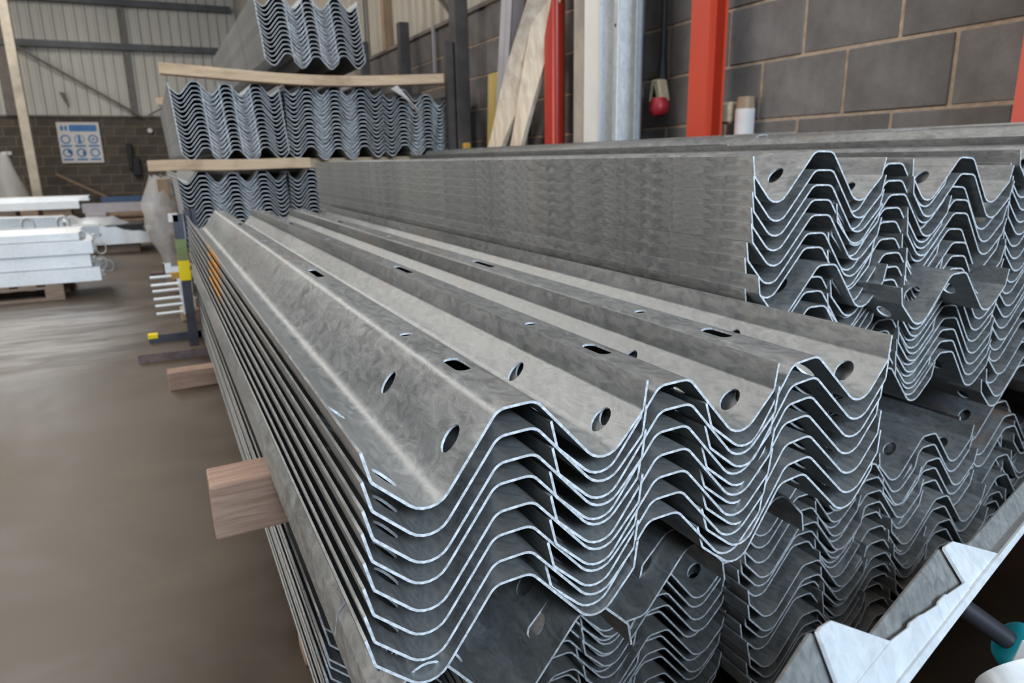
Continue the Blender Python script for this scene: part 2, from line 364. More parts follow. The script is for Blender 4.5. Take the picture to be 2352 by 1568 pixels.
# safety sign
t = thing('safety_sign', 'white rectangular safety notice with blue round symbols on the back blockwork', 'sign', (-1.835, YB - 0.035, 0.07))
W, H = 0.875, 0.935
part('sign_board', b1(0, W, 0, 0.012, 0, H), M['sign'], t, bevel=0.002)
def flat(parent, name, poly, y=-0.003):
    q = MB(); q.prism([(a, y, b) for a, b in poly], (0, 0.003, 0)); part(name, q, M['blue'], parent)
def circ(cx, cz, r, n=20, a0=0, a1=2 * math.pi, rx=1.0): return [(cx + rx * r * math.cos(a0 + (a1 - a0) * i / n), cz + r * math.sin(a0 + (a1 - a0) * i / n)) for i in range(n)]
flat(t, 'header_band', [(0.27, 0.725), (0.80, 0.725), (0.82, 0.745), (0.82, 0.855), (0.80, 0.875), (0.27, 0.875), (0.25, 0.855), (0.25, 0.745)])
def ring(cx, cz, r0, r1, name='symbol'):
    q = MB(); n = 20
    for i in range(n):
        a, b = 2 * math.pi * i / n, 2 * math.pi * (i + 1) / n
        q.prism([(cx + r * math.cos(u), -0.003, cz + r * math.sin(u)) for r, u in ((r0, a), (r1, a), (r1, b), (r0, b))], (0, 0.003, 0))
    return q
q = MB(); q.prism([(x, -0.003, z) for x, z in circ(0.10, 0.80, 0.062, 14, rx=0.6)], (0, .003, 0)); q.prism([(x, -0.003, z) for x, z in circ(0.185, 0.80, 0.062, 14, rx=0.5)], (0, .003, 0)); part('symbol', q, M['blue'], t)
for r_, cz in enumerate((0.545, 0.235)):
    for c_, cx in enumerate((0.145, 0.43, 0.715)):
        q = ring(cx, cz, 0.072 if (r_, c_) != (0, 1) else 0.088, 0.105)
        if (r_, c_) == (0, 1): q.prism([(cx - 0.035, -0.003, cz - 0.09), (cx + 0.04, -0.003, cz - 0.09), (cx + 0.02, -0.003, cz + 0.085), (cx - 0.025, -0.003, cz + 0.085)], (0, 0.003, 0))
        if (r_, c_) == (1, 0): q.prism([(cx - 0.01, -0.003, cz + 0.02), (cx + 0.075, -0.003, cz - 0.05), (cx + 0.09, -0.003, cz + 0.03), (cx + 0.02, -0.003, cz + 0.09)], (0, 0.003, 0))
        if (r_, c_) == (1, 1): q.prism([(cx + 0.03, -0.003, cz - 0.08), (cx + 0.085, -0.003, cz - 0.02), (cx + 0.07, -0.003, cz + 0.06), (cx + 0.02, -0.003, cz + 0.02)], (0, 0.003, 0))
        if (r_, c_) == (0, 2): q.prism([(x, -0.003, z) for x, z in circ(cx, cz, 0.03, 10)], (0, 0.003, 0))
        part('symbol', q, M['blue'], t)
        part('caption_bar', b1(cx - 0.11, cx + 0.11, -0.003, 0, cz - 0.175, cz - 0.132), M['blue'], t)
q = MB(); q.tube([(0.13, YB - 0.01, 0.815), (0.13, YB - 0.07, 0.815)], 0.055, 14); solo('wall_lamp', q, M['sign'], 'small white round fitting on the back wall right of the safety sign', 'fitting')
solo('switch_box', b1(-2.99, -2.80, YB - 0.06, YB - 0.01, 0.27, 0.35), M['sign'], 'small white box on the back blockwork left of the cream column', 'box', bevel=0.01)
q = MB(); q.box(-0.44, -0.33, YB - 0.14, YB - 0.02, -0.1, 0.52); q.box(-0.37, -0.20, YB - 0.14, YB - 0.02, -0.25, 0.18); solo('downpipe', q, M['black'], 'black stub of pipe on the back wall beside the far rails', 'pipe', bevel=0.01)
q = MB(); q.prism([(-1.66, YB, 1.68), (-1.55, YB, 1.66), (-1.50, YB, 1.38), (-1.58, YB, 1.45)], (0, -0.05, 0)); solo('wall_bracket', q, M['brown_steel'], 'little dark bracket high on the back wall sheeting above the sign', 'bracket')

# ------------------------------------------------------------------ W-beam rails
TH = 0.003; LEN = 3.45
def fillet(pts, rads, seg):
    out = [Vector(pts[0])]
    for i in range(1, len(pts) - 1):
        p = Vector(pts[i]); a = (Vector(pts[i - 1]) - p).normalized(); b = (Vector(pts[i + 1]) - p).normalized(); r = rads[i]
        if r <= 0: out.append(p); continue
        ang = a.angle(b); d = r / math.tan(ang / 2); c = p + (a + b).normalized() * (r / math.sin(ang / 2))
        s = (p + a * d) - c; e = (p + b * d) - c; tot = s.angle(e); k = seg
        sgn = 1 if (s.x * e.y - s.y * e.x) > 0 else -1
        for j in range(k + 1):
            th = sgn * tot * j / k; out.append(c + Vector((s.x * math.cos(th) - s.y * math.sin(th), s.x * math.sin(th) + s.y * math.cos(th))))
    out.append(Vector(pts[-1])); return out
half = [(-0.003, -0.008), (0.003, -0.039), (0.056, -0.0925), (0.134, 0.003), (0.178, 0.003), (0.256, -0.0925), (0.309, -0.039), (0.315, -0.006)]
def profile(seg): return fillet(half, [0, 0.006, 0.026, 0.020, 0.020, 0.026, 0.006, 0], seg)
def rail_mesh(name, seg, holes, mats, nlen=1, L=LEN):
    pf = profile(seg); S = [0.0]
    for a, b in zip(pf, pf[1:]): S.append(S[-1] + (b - a).length)
    n = len(pf); nor = []
    for i in range(n):
        a = pf[max(0, i - 1)]; b = pf[min(n - 1, i + 1)]; d = (b - a).normalized(); nor.append(Vector((-d.y, d.x)))
    def at(s):
        for i in range(n - 1):
            if s <= S[i + 1] + 1e-9:
                t = (s - S[i]) / (S[i + 1] - S[i]); return pf[i].lerp(pf[i + 1], t), nor[i].lerp(nor[i + 1], t).normalized()
        return pf[-1], nor[-1]
    def s_at_x(x):
        for i in range(n - 1):
            if pf[i].x <= x <= pf[i + 1].x: return S[i] + (S[i + 1] - S[i]) * (x - pf[i].x) / (pf[i + 1].x - pf[i].x)
    V = []; E = []
    for s in S: V += [Vector((s, 0)), Vector((s, L))]; E.append((len(V) - 2, len(V) - 1))
    for i in range(n - 1): E += [(2 * i, 2 * i + 2), (2 * i + 1, 2 * i + 3)]
    hs = []
    if holes:
        for x in (0.026, 0.100, 0.212, 0.286):
            for y in (0.050, 0.268, L - 0.268, L - 0.050): hs.append((s_at_x(x), y, 0.0165, 0.0135, 0))
        for y in (0.160, L - 0.160): hs.append((S[-1] / 2, y, 0.0105, 0.028, 1))
        for y in (0.975, 2.475): hs.append((S[-1] / 2, y, 0.0095, 0.060, 1))
        for y in (0.335, 1.75, 3.115): hs.append((S[-1] / 2 - 0.006, y, 0.0095, 0.0095, 0))
    for (hx, hy, rx, ry, slot) in hs:
        k = len(V); N = 16
        for j in range(N):
            a = 2 * math.pi * (j + 0.5) / N; cx_, sy_ = math.cos(a), math.sin(a)
            if slot: V.append(Vector((hx + rx * cx_, hy + (ry - rx) * (1 if sy_ > 0 else -1) + rx * sy_)))
            else: V.append(Vector((hx + rx * cx_, hy + ry * sy_)))
            E.append((k + j, k + (j + 1) % N))
    v2, e2, f2, *_ = geometry.delaunay_2d_cdt(V, E, [], 0, 1e-6)
    keep = []
    for f in f2:
        c = sum((v2[i] for i in f), Vector((0, 0))) / len(f); inside = False
        for (hx, hy, rx, ry, slot) in hs:
            if slot: dy = max(0.0, abs(c.y - hy) - (ry - rx)); q_ = ((c.x - hx) / rx) ** 2 + (dy / rx) ** 2
            else: q_ = ((c.x - hx) / rx) ** 2 + ((c.y - hy) / ry) ** 2
            if q_ < 0.95: inside = True; break
        if not inside: keep.append(f)
    cnt = {}
    for f in keep:
        for a, b in zip(f, list(f[1:]) + [f[0]]):
            cnt[(a, b)] = cnt.get((a, b), 0) + 1
    rim = [(a, b) for (a, b) in cnt if (b, a) not in cnt]
    nv = len(v2); vs = []
    for sgn in (0, -1):
        for v in v2:
            p, nn = at(min(max(v.x, 0), S[-1])); p = p + nn * (TH * sgn)
            vs.append((p.x, v.y, p.y))
    q = MB(); q.add(vs, [tuple(f) for f in keep] + [tuple(i + nv for i in f[::-1]) for f in keep], 0)
    q.add([], [], 1)
    for a, b in rim:
        long_edge = (v2[a].x < 1e-5 and v2[b].x < 1e-5) or (v2[a].x > S[-1] - 1e-5 and v2[b].x > S[-1] - 1e-5)
        q.f.append((a, b, b + nv, a + nv)[::-1]); q.m.append(0 if long_edge else 1)
    return q.mesh(name, mats, smooth=38)
R_HI = rail_mesh('guard_rail', 6, True, [M['galv'], M['edge']])
R_MK = R_HI.copy(); R_MK.materials[0] = M['galv_mark']
R_RU = R_HI.copy(); R_RU.materials[0] = M['galv_rust']
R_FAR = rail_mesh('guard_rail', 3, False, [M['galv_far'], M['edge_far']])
ORD = ['top', 'second', 'third', 'fourth', 'fifth', 'sixth', 'seventh', 'eighth', 'ninth', 'tenth', 'eleventh', 'twelfth', 'thirteenth', 'fourteenth',
       'fifteenth', 'sixteenth', 'seventeenth', 'eighteenth', 'nineteenth', 'twentieth', 'twenty-first', 'twenty-second']
def rail(me, x, y, z, roll, label, group, yaw=0.0):
    """x = left lip, z = crest height; roll in degrees about the rail axis through the crest centre"""
    o = D.objects.new('guard_rail', me); COL.objects.link(o)
    Mx = Matrix.Translation((x + 0.156, y, z)) @ Matrix.Rotation(math.radians(yaw), 4, 'Z') @ Matrix.Rotation(-math.radians(roll), 4, 'Y') @ Matrix.Translation((-0.156, 0, 0))
    o.matrix_world = Mx
    tag(o, label, 'guard rail', group); return o
rj = lambda a: random.uniform(-a, a)
# near stack (three interleaved rows); z of each crest and forward position of each cut end
NA = [-.240, -.268, -.296, -.321, -.349, -.378, -.407, -.432]
G = 'guard rails in the nearest stack'
for i, z in enumerate(NA):
    rail(R_MK if i < 5 else R_HI, 0.142 - 0.0014 * i, 0.594 + (0 if i == 0 else rj(0.004)), z, 3.0,
         f'{ORD[i]} galvanised W-shaped rail down the left row of the nearest stack', G)
NBz = [-.249, -.277, -.3045, -.331, -.3585, -.387, -.415]
for i, z in enumerate(NBz):
    rail(R_HI, 0.342 - 0.001 * i, 0.596 + rj(0.005), z, 2.4, f'{ORD[i]} galvanised W-shaped rail down the middle row of the nearest stack', G)
NCz = [-.252, -.280, -.3075, -.334, -.3615, -.390, -.418]
for i, z in enumerate(NCz):
    rail(R_HI, 0.546 + 0.001 * i, 0.598 + rj(0.006), z, 7.0, f'{ORD[i]} galvanised W-shaped rail down the right row of the nearest stack', G)
rail(R_HI, 0.139, 0.605, -0.590, 180, 'upturned galvanised rail at the very bottom left of the nearest stack, tan lit', G)
rail(R_HI, 0.139, 0.79, -0.5855, 180, 'shorter upturned rail with a curved end, second from the bottom left of the nearest stack', G)
rail(R_HI, 0.340, 0.66, -0.594, 180, 'upturned rail in shadow at the bottom middle of the nearest stack', G)
rail(R_HI, 0.540, 0.70, -0.590, 180, 'upturned rail in shadow at the bottom right of the nearest stack', G)
# lower bundle under the bearer
G = 'guard rails in the lower bundle under the nearest stack'
for i in range(11):
    z = -0.722 - 0.0235 * i
    for c, rn in enumerate(('left', 'middle', 'right')):
        rail(R_HI, 0.165 + 0.2 * c + rj(0.003), 1.06 + rj(0.012) - (0.17 if c else 0), z - 0.011 * (c % 2) - 0.0005 * i, 0, f'{ORD[i]} rail down the {rn} row of the dark bundle under the nearest stack', G)
# second floor bundle right of it
G = 'guard rails in the middle floor bundle'
for i in range(14):
    z = -0.600 - 0.0255 * i
    for c, rn in enumerate(('left', 'middle', 'right')):
        dz = (-0.012, -0.024, 0.0)[c]
        rail(R_RU if (i == 0 and c == 1) else R_HI, 0.885 + 0.2 * c + rj(0.004), 0.87 + rj(0.015) - 0.005 * i, z + dz, 0, f'{ORD[i]} rail down the {rn} row of the floor bundle under the right stack', G)
G = 'guard rails in the far floor bundle by the wall'
for i in range(13):
    z = -0.610 - 0.0265 * i
    for c, rn in enumerate(('left', 'right')):
        rail(R_RU if i <= 1 else R_HI, 1.66 + 0.2 * c + rj(0.004), 0.93 + rj(0.02), z - 0.012 * c, 0, f'{ORD[i]} rail down the {rn} row of the stained floor bundle against the block wall', G)
# right stack
RY = [0.870, 0.868, 0.870, 0.872, 0.871, 0.880, 0.884, 0.852, 0.882, 0.88, 0.87, 0.885, 0.875, 0.88, 0.872, 0.885]
RZ = [0.0, -0.031, -0.056, -0.081, -0.107, -0.139, -0.165, -0.192, -0.218, -0.244, -0.270, -0.296, -0.322, -0.347, -0.372, -0.396]
G = 'guard rails in the right-hand stack'
for i in range(16):
    x0 = 0.872 + 0.0016 * i
    rail(R_HI, x0, RY[i], RZ[i], -1.5, f'{ORD[i]} galvanised W-shaped rail down the left row of the right-hand stack', G)
    rail(R_HI, x0 + 0.2, 0.878 + rj(0.008), RZ[i] - 0.0235, 0, f'{ORD[i]} galvanised W-shaped rail down the middle row of the right-hand stack', G)
    rail(R_HI, x0 + 0.398, 0.874 + rj(0.010), RZ[i] - 0.0165, -3.5, f'{ORD[i]} galvanised W-shaped rail down the right row of the right-hand stack', G)
rail(R_HI, 1.170, 0.795, -0.224, 1, 'single rail sticking forward out of the middle of the right-hand stack', G)
G = 'guard rails in the tall stack against the block wall'
for i in range(20):
    for c, rn in enumerate(('left', 'wallside')):
        rail(R_HI, 1.617 + 0.2 * c, (0.885, 0.42)[c] + rj(0.012), 0.006 - 0.0262 * i + (0.050 if c and i == 0 else -0.011 * c), 7 if c and i == 0 else 0,
             f'{ORD[i]} rail of the {rn} row in the tall stack against the block wall', G)
rail(R_HI, 1.822, 1.95, 0.062, 7, 'long rail lying farthest back on top of the tall stack by the wall', G)
# far stacks
G = 'guard rails in the far middle stack, left block'
YFa = 5.5
for i in range(16):
    for c, rn in enumerate(('left', 'middle', 'right')):
        rail(R_FAR, 0.185 + 0.2 * c + 0.002 * i, YFa + rj(0.012), 0.540 - 0.0290 * i - 0.0135 * (c % 2) + rj(0.002), 0, f'{ORD[i]} rail down the {rn} row of the leftmost block in the far stack', G)
G = 'guard rails in the topmost far stack'
for i in range(14):
    for c, rn in enumerate(('left', 'middle', 'right')):
        rail(R_FAR, 0.80 + 0.2 * c + 0.003 * i - 0.01, YFa + rj(0.012), 1.130 - 0.0295 * i - 0.0135 * (c % 2) + rj(0.002), 0, f'{ORD[i]} rail down the {rn} row of the far stack that rests on the upper timber', G)
# the rest of the far rails, too many to hold singly
def low_profile(q, x, y, z, L=LEN):
    pf = profile(2); n = len(pf); vs = []
    for yy in (y, y + L):
        for p in pf: vs.append((x + p.x, yy, z + p.y))
        for p in pf: vs.append((x + p.x, yy, z + p.y - TH * 1.5))
    fs = [(i, i + 1, 2 * n + i + 1, 2 * n + i) for i in range(n - 1)] + [(n + i, 3 * n + i, 3 * n + i + 1, n + i + 1) for i in range(n - 1)]
    q.add(vs, fs, 0); k = len(q.v) - 4 * n
    rims = [(i, n + i, n + i + 1, i + 1) for i in range(n - 1)] + [(0, 2 * n, 3 * n, n), (n - 1, 2 * n - 1, 4 * n - 1, 3 * n - 1)]
    for f in rims: q.f.append(tuple(k + a for a in f)); q.m.append(1)
q = MB()
for i in range(16):
    for c in range(3): low_profile(q, 0.935 + 0.2 * c, YFa + rj(0.012), 0.545 - 0.0290 * i - 0.0135 * (c % 2) + rj(0.002))
    if i > 0:
        for c in range(3): low_profile(q, 1.655 + 0.2 * c, YFa + rj(0.012), 0.550 - 0.02 * c * (1 - i / 16) - 0.0290 * i - 0.0135 * (c % 2))
for i in range(20):
    for c in range(3): low_profile(q, 0.16 + 0.2 * c + 0.002 * i, 5.42 + rj(0.012), -0.055 - 0.0290 * i - 0.0135 * (c % 2) + rj(0.002))
    for c in range(3): low_profile(q, 0.90 + 0.2 * c, 5.42 + rj(0.012), -0.055 - 0.0290 * i - 0.0135 * (c % 2))
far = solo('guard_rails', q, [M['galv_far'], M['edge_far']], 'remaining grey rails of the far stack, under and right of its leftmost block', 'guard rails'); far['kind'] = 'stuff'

# ------------------------------------------------------------------ timbers
def timber(x0, x1, y0, y1, z0, z1, m, label, sag=0.0, rz=0.0, bev=0.004, n=14):
    q = MB(); L = x1 - x0; vs = []
    for i in range(n + 1):
        t_ = i / n; x = x0 + L * t_; dz = -sag * math.sin(math.pi * t_) + 0.0025 * math.sin(9 * t_ + x0)
        for (y, z) in ((y0, z0), (y1, z0), (y1, z1), (y0, z1)): vs.append((x, y + 0.0015 * math.sin(7 * t_ + z), z + dz))
    fs = [(4 * i + j, 4 * i + (j + 1) % 4, 4 * i + 4 + (j + 1) % 4, 4 * i + 4 + j) for i in range(n) for j in range(4)] + [(0, 3, 2, 1), (4 * n, 4 * n + 1, 4 * n + 2, 4 * n + 3)]
    q.add(vs, fs)
    o = solo('timber_bearer', q, m, label, 'timber', bevel=0.0)
    md = o.modifiers.new('bevel', 'BEVEL'); md.width = bev; md.segments = 2; md.limit_method = 'ANGLE'
    return o
timber(0.024, 0.99, 1.348, 1.448, -0.703, -0.592, M['wood_near'], 'brown timber block jutting from under the nearest stack over the aisle')
timber(0.20, 0.99, 3.3, 3.4, -0.703, -0.592, M['wood_near'], 'brown timber bearer hidden beneath the back of the nearest stack')
timber(-0.053, 0.95, 3.84, 3.94, FL, FL + 0.095, M['wood_near'], 'timber bearer lying on the floor in front of the rack post feet')
timber(0.175, 2.35, 1.45, 1.54, FL, FL + 0.085, M['wood_near'], 'timber bearer on the floor under the dark front bundle')
timber(0.90, 2.30, 1.35, 1.44, -0.575, -0.487, M['wood_near'], 'timber bearer between the right-hand stack and its floor bundle')
timber(0.90, 2.30, 3.5, 3.6, -0.575, -0.487, M['wood_near'], 'timber bearer under the back of the right-hand stack')
timber(-0.009, 1.048, 5.34, 5.44, -0.045, 0.026, M['wood_pale'], 'short pale timber under the leftmost block of the far stack')
timber(0.14, 2.239, 5.40, 5.50, 0.575, 0.645, M['wood_pale'], 'long sagging pale timber on top of the far stack', sag=0.045)
timber(0.10, 2.25, 5.62, 5.70, -0.045, 0.026, M['wood_pale'], 'pale timber bearer under the right part of the far stack')
timber(0.15, 2.24, 8.2, 8.3, 0.575, 0.645, M['wood_pale'], 'pale timber under the rear end of the topmost far stack')
timber(0.07, 1.6, 5.62, 5.72, FL, FL + 0.095, M['wood_pale'], 'pale timber on the floor behind the rack post')
timber(0.11, 1.6, 7.9, 8.0, FL, FL + 0.12, M['wood_pale'], 'pale timber end on the floor under the rear of the far stack')
timber(0.20, 0.6, 4.9, 5.0, -0.97, -0.86, M['wood_near'], 'brown timber offcut low behind the rack post')

# ------------------------------------------------------------------ rack post in the aisle
t = thing('rack_post', 'dark steel rack post with a yellow band beside the rear of the nearest stack', 'post', (0.11, 4.55, FL))
q = MB(); q.box(-0.028, 0.024, -0.03, -0.022, 0.06, 0.84); q.box(-0.028, 0.024, 0.022, 0.03, 0.06, 0.84); q.box(-0.006, 0.002, -0.022, 0.022, 0.06, 0.84)
part('upright', q, M['rack'], t)
q = MB(); q.box(0.05, 0.105, 0.10, 0.15, 0.06, 0.86); part('upright', q, M['rack'], t)
part('green_band', b1(-0.031, 0.027, -0.033, 0.033, 0.575, 0.70), M['green'], t)
part('yellow_band', b1(-0.032, 0.028, -0.034, 0.034, 0.46, 0.575), M['yellow'], t)
part('upper_stub', b1(-0.025, 0.03, -0.02, 0.02, 0.70, 0.80), M['pale_beam'], t)
part('white_cap', b1(-0.05, 0.0, -0.03, 0.03, 0.80, 0.845), M['sign'], t)
part('hook', b1(0.03, 0.075, -0.02, 0.02, 0.62, 0.87), M['rack'], t, bevel=0.01)
q = MB(); q.box(-0.31, 0.35, -0.055, -0.045, 0, 0.05); q.box(-0.31, 0.35, -0.045, 0.015, 0, 0.01); part('foot', q, M['rust_bar'], t)
q = MB(); q.box(-0.255, 0.35, 0.45, 0.46, 0, 0.05); q.box(-0.255, 0.35, 0.46, 0.52, 0, 0.01); part('foot', q, M['rack'], t)
part('yellow_tip', b1(-0.257, -0.20, 0.447, 0.50, 0.03, 0.056), M['yellow'], t)
solo('marker_strip', b1(0.035, 0.25, 4.62, 4.66, -0.66, -0.625), M['ochre'], 'ochre painted flat strip crossing the rack post at the yellow band', 'strip')
solo('flat_bar', b1(-0.13, 0.10, 8.1, 8.18, FL, FL + 0.04), M['rust_bar'], 'short grey bar on the floor beyond the rack post', 'bar')
# galvanised pin brackets hanging behind the post
def pin_bracket(x, y, z, npin, label):
    t = thing('pin_bracket', label, 'bracket', (x, y, z), 0, 'galvanised brackets with pins by the rack post')
    q = MB(); q.box(0.13, 0.21, -0.03, -0.024, 0, 0.11); q.box(0.13, 0.136, -0.024, 0.06, 0, 0.11); part('plate', q, M['galv_bright'], t)
    for k in range(npin):
        q = MB(); q.tube([(-0.03, -0.01, 0.015 + 0.052 * k), (0.14, -0.01, 0.018 + 0.052 * k)], 0.009, 8); part('pin', q, M['galv_bright'], t, 40)
for (x, y, z, n_, l) in ((-0.06, 5.2, -0.79, 2, 'galvanised bracket with two pins, uppermost pair beside the rack post'), (-0.055, 5.15, -0.875, 2, 'galvanised bracket with two pins, middle pair beside the rack post'),
                        (-0.05, 5.1, -0.965, 2, 'galvanised bracket with two pins, lowest pair beside the rack post')): pin_bracket(x, y, z, n_, l)
q = MB(); q.box(0.0, 0.045, 5.2, 5.206, -0.70, -0.635); q.box(0.045, 0.13, 5.2, 5.206, -0.71, -0.66); q.box(0.0, 0.006, 5.2, 5.26, -0.70, -0.635)
solo('angle_bracket', q, M['galv_bright'], 'small galvanised angle plate left of the yellow band on the rack post', 'bracket')
for x, y, z, l in ((0.19, 4.9, -0.72, 'galvanised plate stub right of the rack post, upper'), (0.20, 4.85, -0.80, 'galvanised plate stub right of the rack post, lower')):
    q = MB(); q.box(x, x + 0.05, y, y + 0.006, z, z + 0.06); q.box(x, x + 0.006, y, y + 0.05, z, z + 0.06); q.box(x - 0.03, x + 0.06, y - 0.02, y, z - 0.015, z - 0.005)
    solo('angle_bracket', q, M['galv_bright'], l, 'bracket')
# pallet and loose timber that carry the brackets
t = thing('crate', 'low timber frame on the floor behind the rack post carrying the brackets', 'crate', (0.0, 5.0, FL))
for k, z in enumerate((0.0, 0.105)):
    for y in (0.0, 0.42): part('rail_board', b1(0.10, 0.5, y, y + 0.08, z, z + 0.09), M['wood_pallet'], t, bevel=0.004)
# wrapped parcel beside the far stack
t = thing('wrapped_parcel', 'timber ends wrapped in crumpled clear polythene beside the far lower rails', 'parcel', (0.06, 7.0, -0.46))
for (x, z, w_, h_) in ((-0.02, 0.10, 0.10, 0.24), (0.06, -0.02, 0.10, 0.20), (0.02, -0.28, 0.11, 0.14), (0.05, -0.42, 0.10, 0.10), (0.0, -0.66, 0.16, 0.16)):
    part('board_end', b1(x, x + w_, -0.04, 0.5, z, z + h_), M['wood_brown'], t, bevel=0.004)
q = MB(); n_ = 16; rings = 11; vs = []
for i in range(rings):
    u = i / (rings - 1); z = 0.36 - 0.82 * u; rad = 0.17 * math.sin(math.pi * min(1, 0.12 + 0.86 * u)) ** 0.7
    for j in range(n_):
        a = 2 * math.pi * j / n_; r_ = rad * (1 + 0.22 * math.sin(3.1 * a + 5 * u) * math.cos(11 * u + 2 * a)); vs.append((0.02 + r_ * math.cos(a), 0.10 + 1.2 * r_ * math.sin(a), z + 0.02 * math.sin(5 * a)))
q.add(vs, [(i * n_ + j, i * n_ + (j + 1) % n_, (i + 1) * n_ + (j + 1) % n_, (i + 1) * n_ + j) for i in range(rings - 1) for j in range(n_)])
part('polythene_wrap', q, M['wrap'], t, 180)
part('pallet_foot', b1(-0.05, 0.25, 0.0, 0.6, -0.66, -0.50), M['wood_pallet'], t)

# ------------------------------------------------------------------ left: bright beams on a pallet
t = thing('pallet', 'wooden pallet on the floor under the bright galvanised beams', 'pallet', (-0.80, 7.15, FL))
for y in (0, 0.42, 0.84): 
    for x in (-0.14, -0.72, -1.30): part('block', b1(x, x + 0.14, y, y + 0.1, 0.02, 0.10), M['wood_pallet'], t, bevel=0.003)
for y in (0, 0.42, 0.84): part('bottom_board', b1(-1.3, 0, y, y + 0.1, 0, 0.02), M['wood_pallet'], t)
for y in (0, 0.42, 0.84): part('stringer_board', b1(-1.3, 0, y, y + 0.1, 0.10, 0.12), M['wood_pallet'], t)
for k in range(7): part('deck_board', b1(-1.3 + 0.195 * k, -1.3 + 0.195 * k + 0.13, 0, 0.94, 0.12, 0.14), M['wood_pallet'], t)
def cbeam(x0, x1, h, d, lip=0.02, tk=0.004):
    q = MB(); q.box(x0, x1, 0, tk, 0, h); q.box(x0, x1, tk, d, 0, tk); q.box(x0, x1, tk, d, h - tk, h); q.box(x0, x1, d - tk, d, tk, lip); q.box(x0, x1, d - tk, d, h - lip, h - tk)
    return q
names = [('lowest', 0.125), ('second', 0.115), ('third', 0.12), ('topmost', 0.07)]
z = FL + 0.14
xr = (-0.50, -0.56, -0.53, -0.62)
for k, (nm, h) in enumerate(names):
    for r_ in range(2):
        o = solo('channel_beam', cbeam(-3.2, xr[k] - 0.02 * r_, h - 0.006, 0.34), M['galv_bright'], f'bright galvanised channel beam, {nm} of the {"front" if r_ == 0 else "rear"} row on the pallet', 'beam', 'bright channel beams on the pallet', bevel=0.002)
        o.location = (0, 7.12 + 0.37 * r_ + 0.02 * (k % 2), z); o.rotation_euler = (0, 0, math.radians(-1.5))
    z += h
for k, (x, z_, r_) in enumerate(((-0.47, -0.70, 0.05), (-0.49, -0.83, 0.055), (-0.44, -0.87, 0.05), (-0.56, -0.62, 0.04))):
    q = MB(); q.tube([(x + 0.8 * r_ * math.cos(a), 7.15 + 0.05 * k, z_ + r_ * math.sin(a)) for a in [2 * math.pi * i / 16 for i in range(16)]], 0.006, 6, closed=True)
    solo('tie_wire_loop', q, M['galv_mid'], ['grey wire loop at the upper beam ends on the pallet', 'grey wire loop at the middle beam ends on the pallet', 'outermost grey wire loop at the lower beam ends', 'small wire loop at the topmost beam end'][k], 'wire', smooth=60)
# behind: long pale beams with lifting loops
for k, (x1, y, z0, h, m, l) in enumerate(((-0.60, 9.3, -0.80, 0.13, 'galv_mid', 'dull galvanised beam with lifting loops behind the bright pallet load, lower'), (-0.95, 9.45, -0.67, 0.10, 'galv_mid', 'dull galvanised beam behind the bright pallet load, upper'))):
    o = solo('channel_beam', cbeam(-4.5, x1, h, 0.30), M[m], l, 'beam', bevel=0.002); o.location = (0, y, z0); o.rotation_euler = (0, 0.02, 0)
solo('support_trestle', b1(-4.0, -0.9, 9.4, 9.7, FL, -0.80), M['wood_pallet'], 'low dark timber support under the dull galvanised beams', 'support')
for k, (x, l) in enumerate(((-0.94, 'pale U-shaped lifting loop nearer the aisle on the dull beams'), (-1.27, 'pale U-shaped lifting loop farther left on the dull beams'))):
    q = MB(); q.tube([(x + 0.05 + 0.02, 9.33, -0.80), (x + 0.055, 9.33, -0.62)] + [(x + 0.055 * math.cos(a), 9.33, -0.60 + 0.06 * math.sin(a)) for a in [math.pi * i / 8 for i in range(9)]] + [(x - 0.055, 9.33, -0.64), (x - 0.04, 9.33, -0.76)], 0.015 if k == 0 else 0.013, 8)
    solo('lifting_loop', q, M['galv_mid'], l, 'loop', smooth=60)
# wrapped dark pile beyond
t = thing('wrapped_pile', 'low pile of dark wrapped goods with shiny crumpled film beyond the dull beams', 'pile', (-0.2, 10.6, FL))
q = MB(); nx, nz = 26, 6; vs = []
for i in range(nx + 1):
    for j in range(nz + 1):
        a = math.pi * j / nz; x = -2.3 + 2.4 * i / nx; tp = 1 - max(0, (i - nx + 6) / 6) * 0.55
        vs.append((x + 0.03 * math.sin(9 * a), 0.45 - 0.45 * math.cos(a) + 0.02 * math.sin(3 * i), 0.16 + 0.30 * tp * math.sin(a) ** 0.6 * (1 + 0.08 * math.sin(2.3 * i + j) + 0.05 * math.cos(5.1 * i)) if 0 < j < nz else 0.12))
q.add(vs, [(i * (nz + 1) + j, i * (nz + 1) + j + 1, (i + 1) * (nz + 1) + j + 1, (i + 1) * (nz + 1) + j) for i in range(nx) for j in range(nz)])
part('film', q, M['galv_mid'], t, 30)
part('dark_load', b1(-2.3, 0.02, 0.08, 0.85, 0.14, 0.36), M['black'], t)
part('pallet_base', b1(-2.2, -0.05, 0.1, 0.85, 0, 0.12), M['wood_pallet'], t)
t = thing('sheet_stack', 'bright galvanised sections resting on timber blocks at the far left', 'sections', (-1.0, 12.6, FL))
part('section', cbeam(-3.0, -0.02, 0.11, 0.5), M['galv_bright'], t).location = (0, 0, 0.50)
part('section', cbeam(-3.0, 0.10, 0.07, 0.4), M['galv_bright'], t).location = (0, 0.25, 0.60)
for x in (-2.6, -1.9, -1.2, -0.5): part('timber_block', b1(x, x + 0.36, 0.05, 0.45, 0.27, 0.50), M['wood_pallet'], t, bevel=0.004)
part('dark_base', b1(-3.0, -0.12, 0.1, 0.5, 0, 0.27), M['wood_pallet'], t)
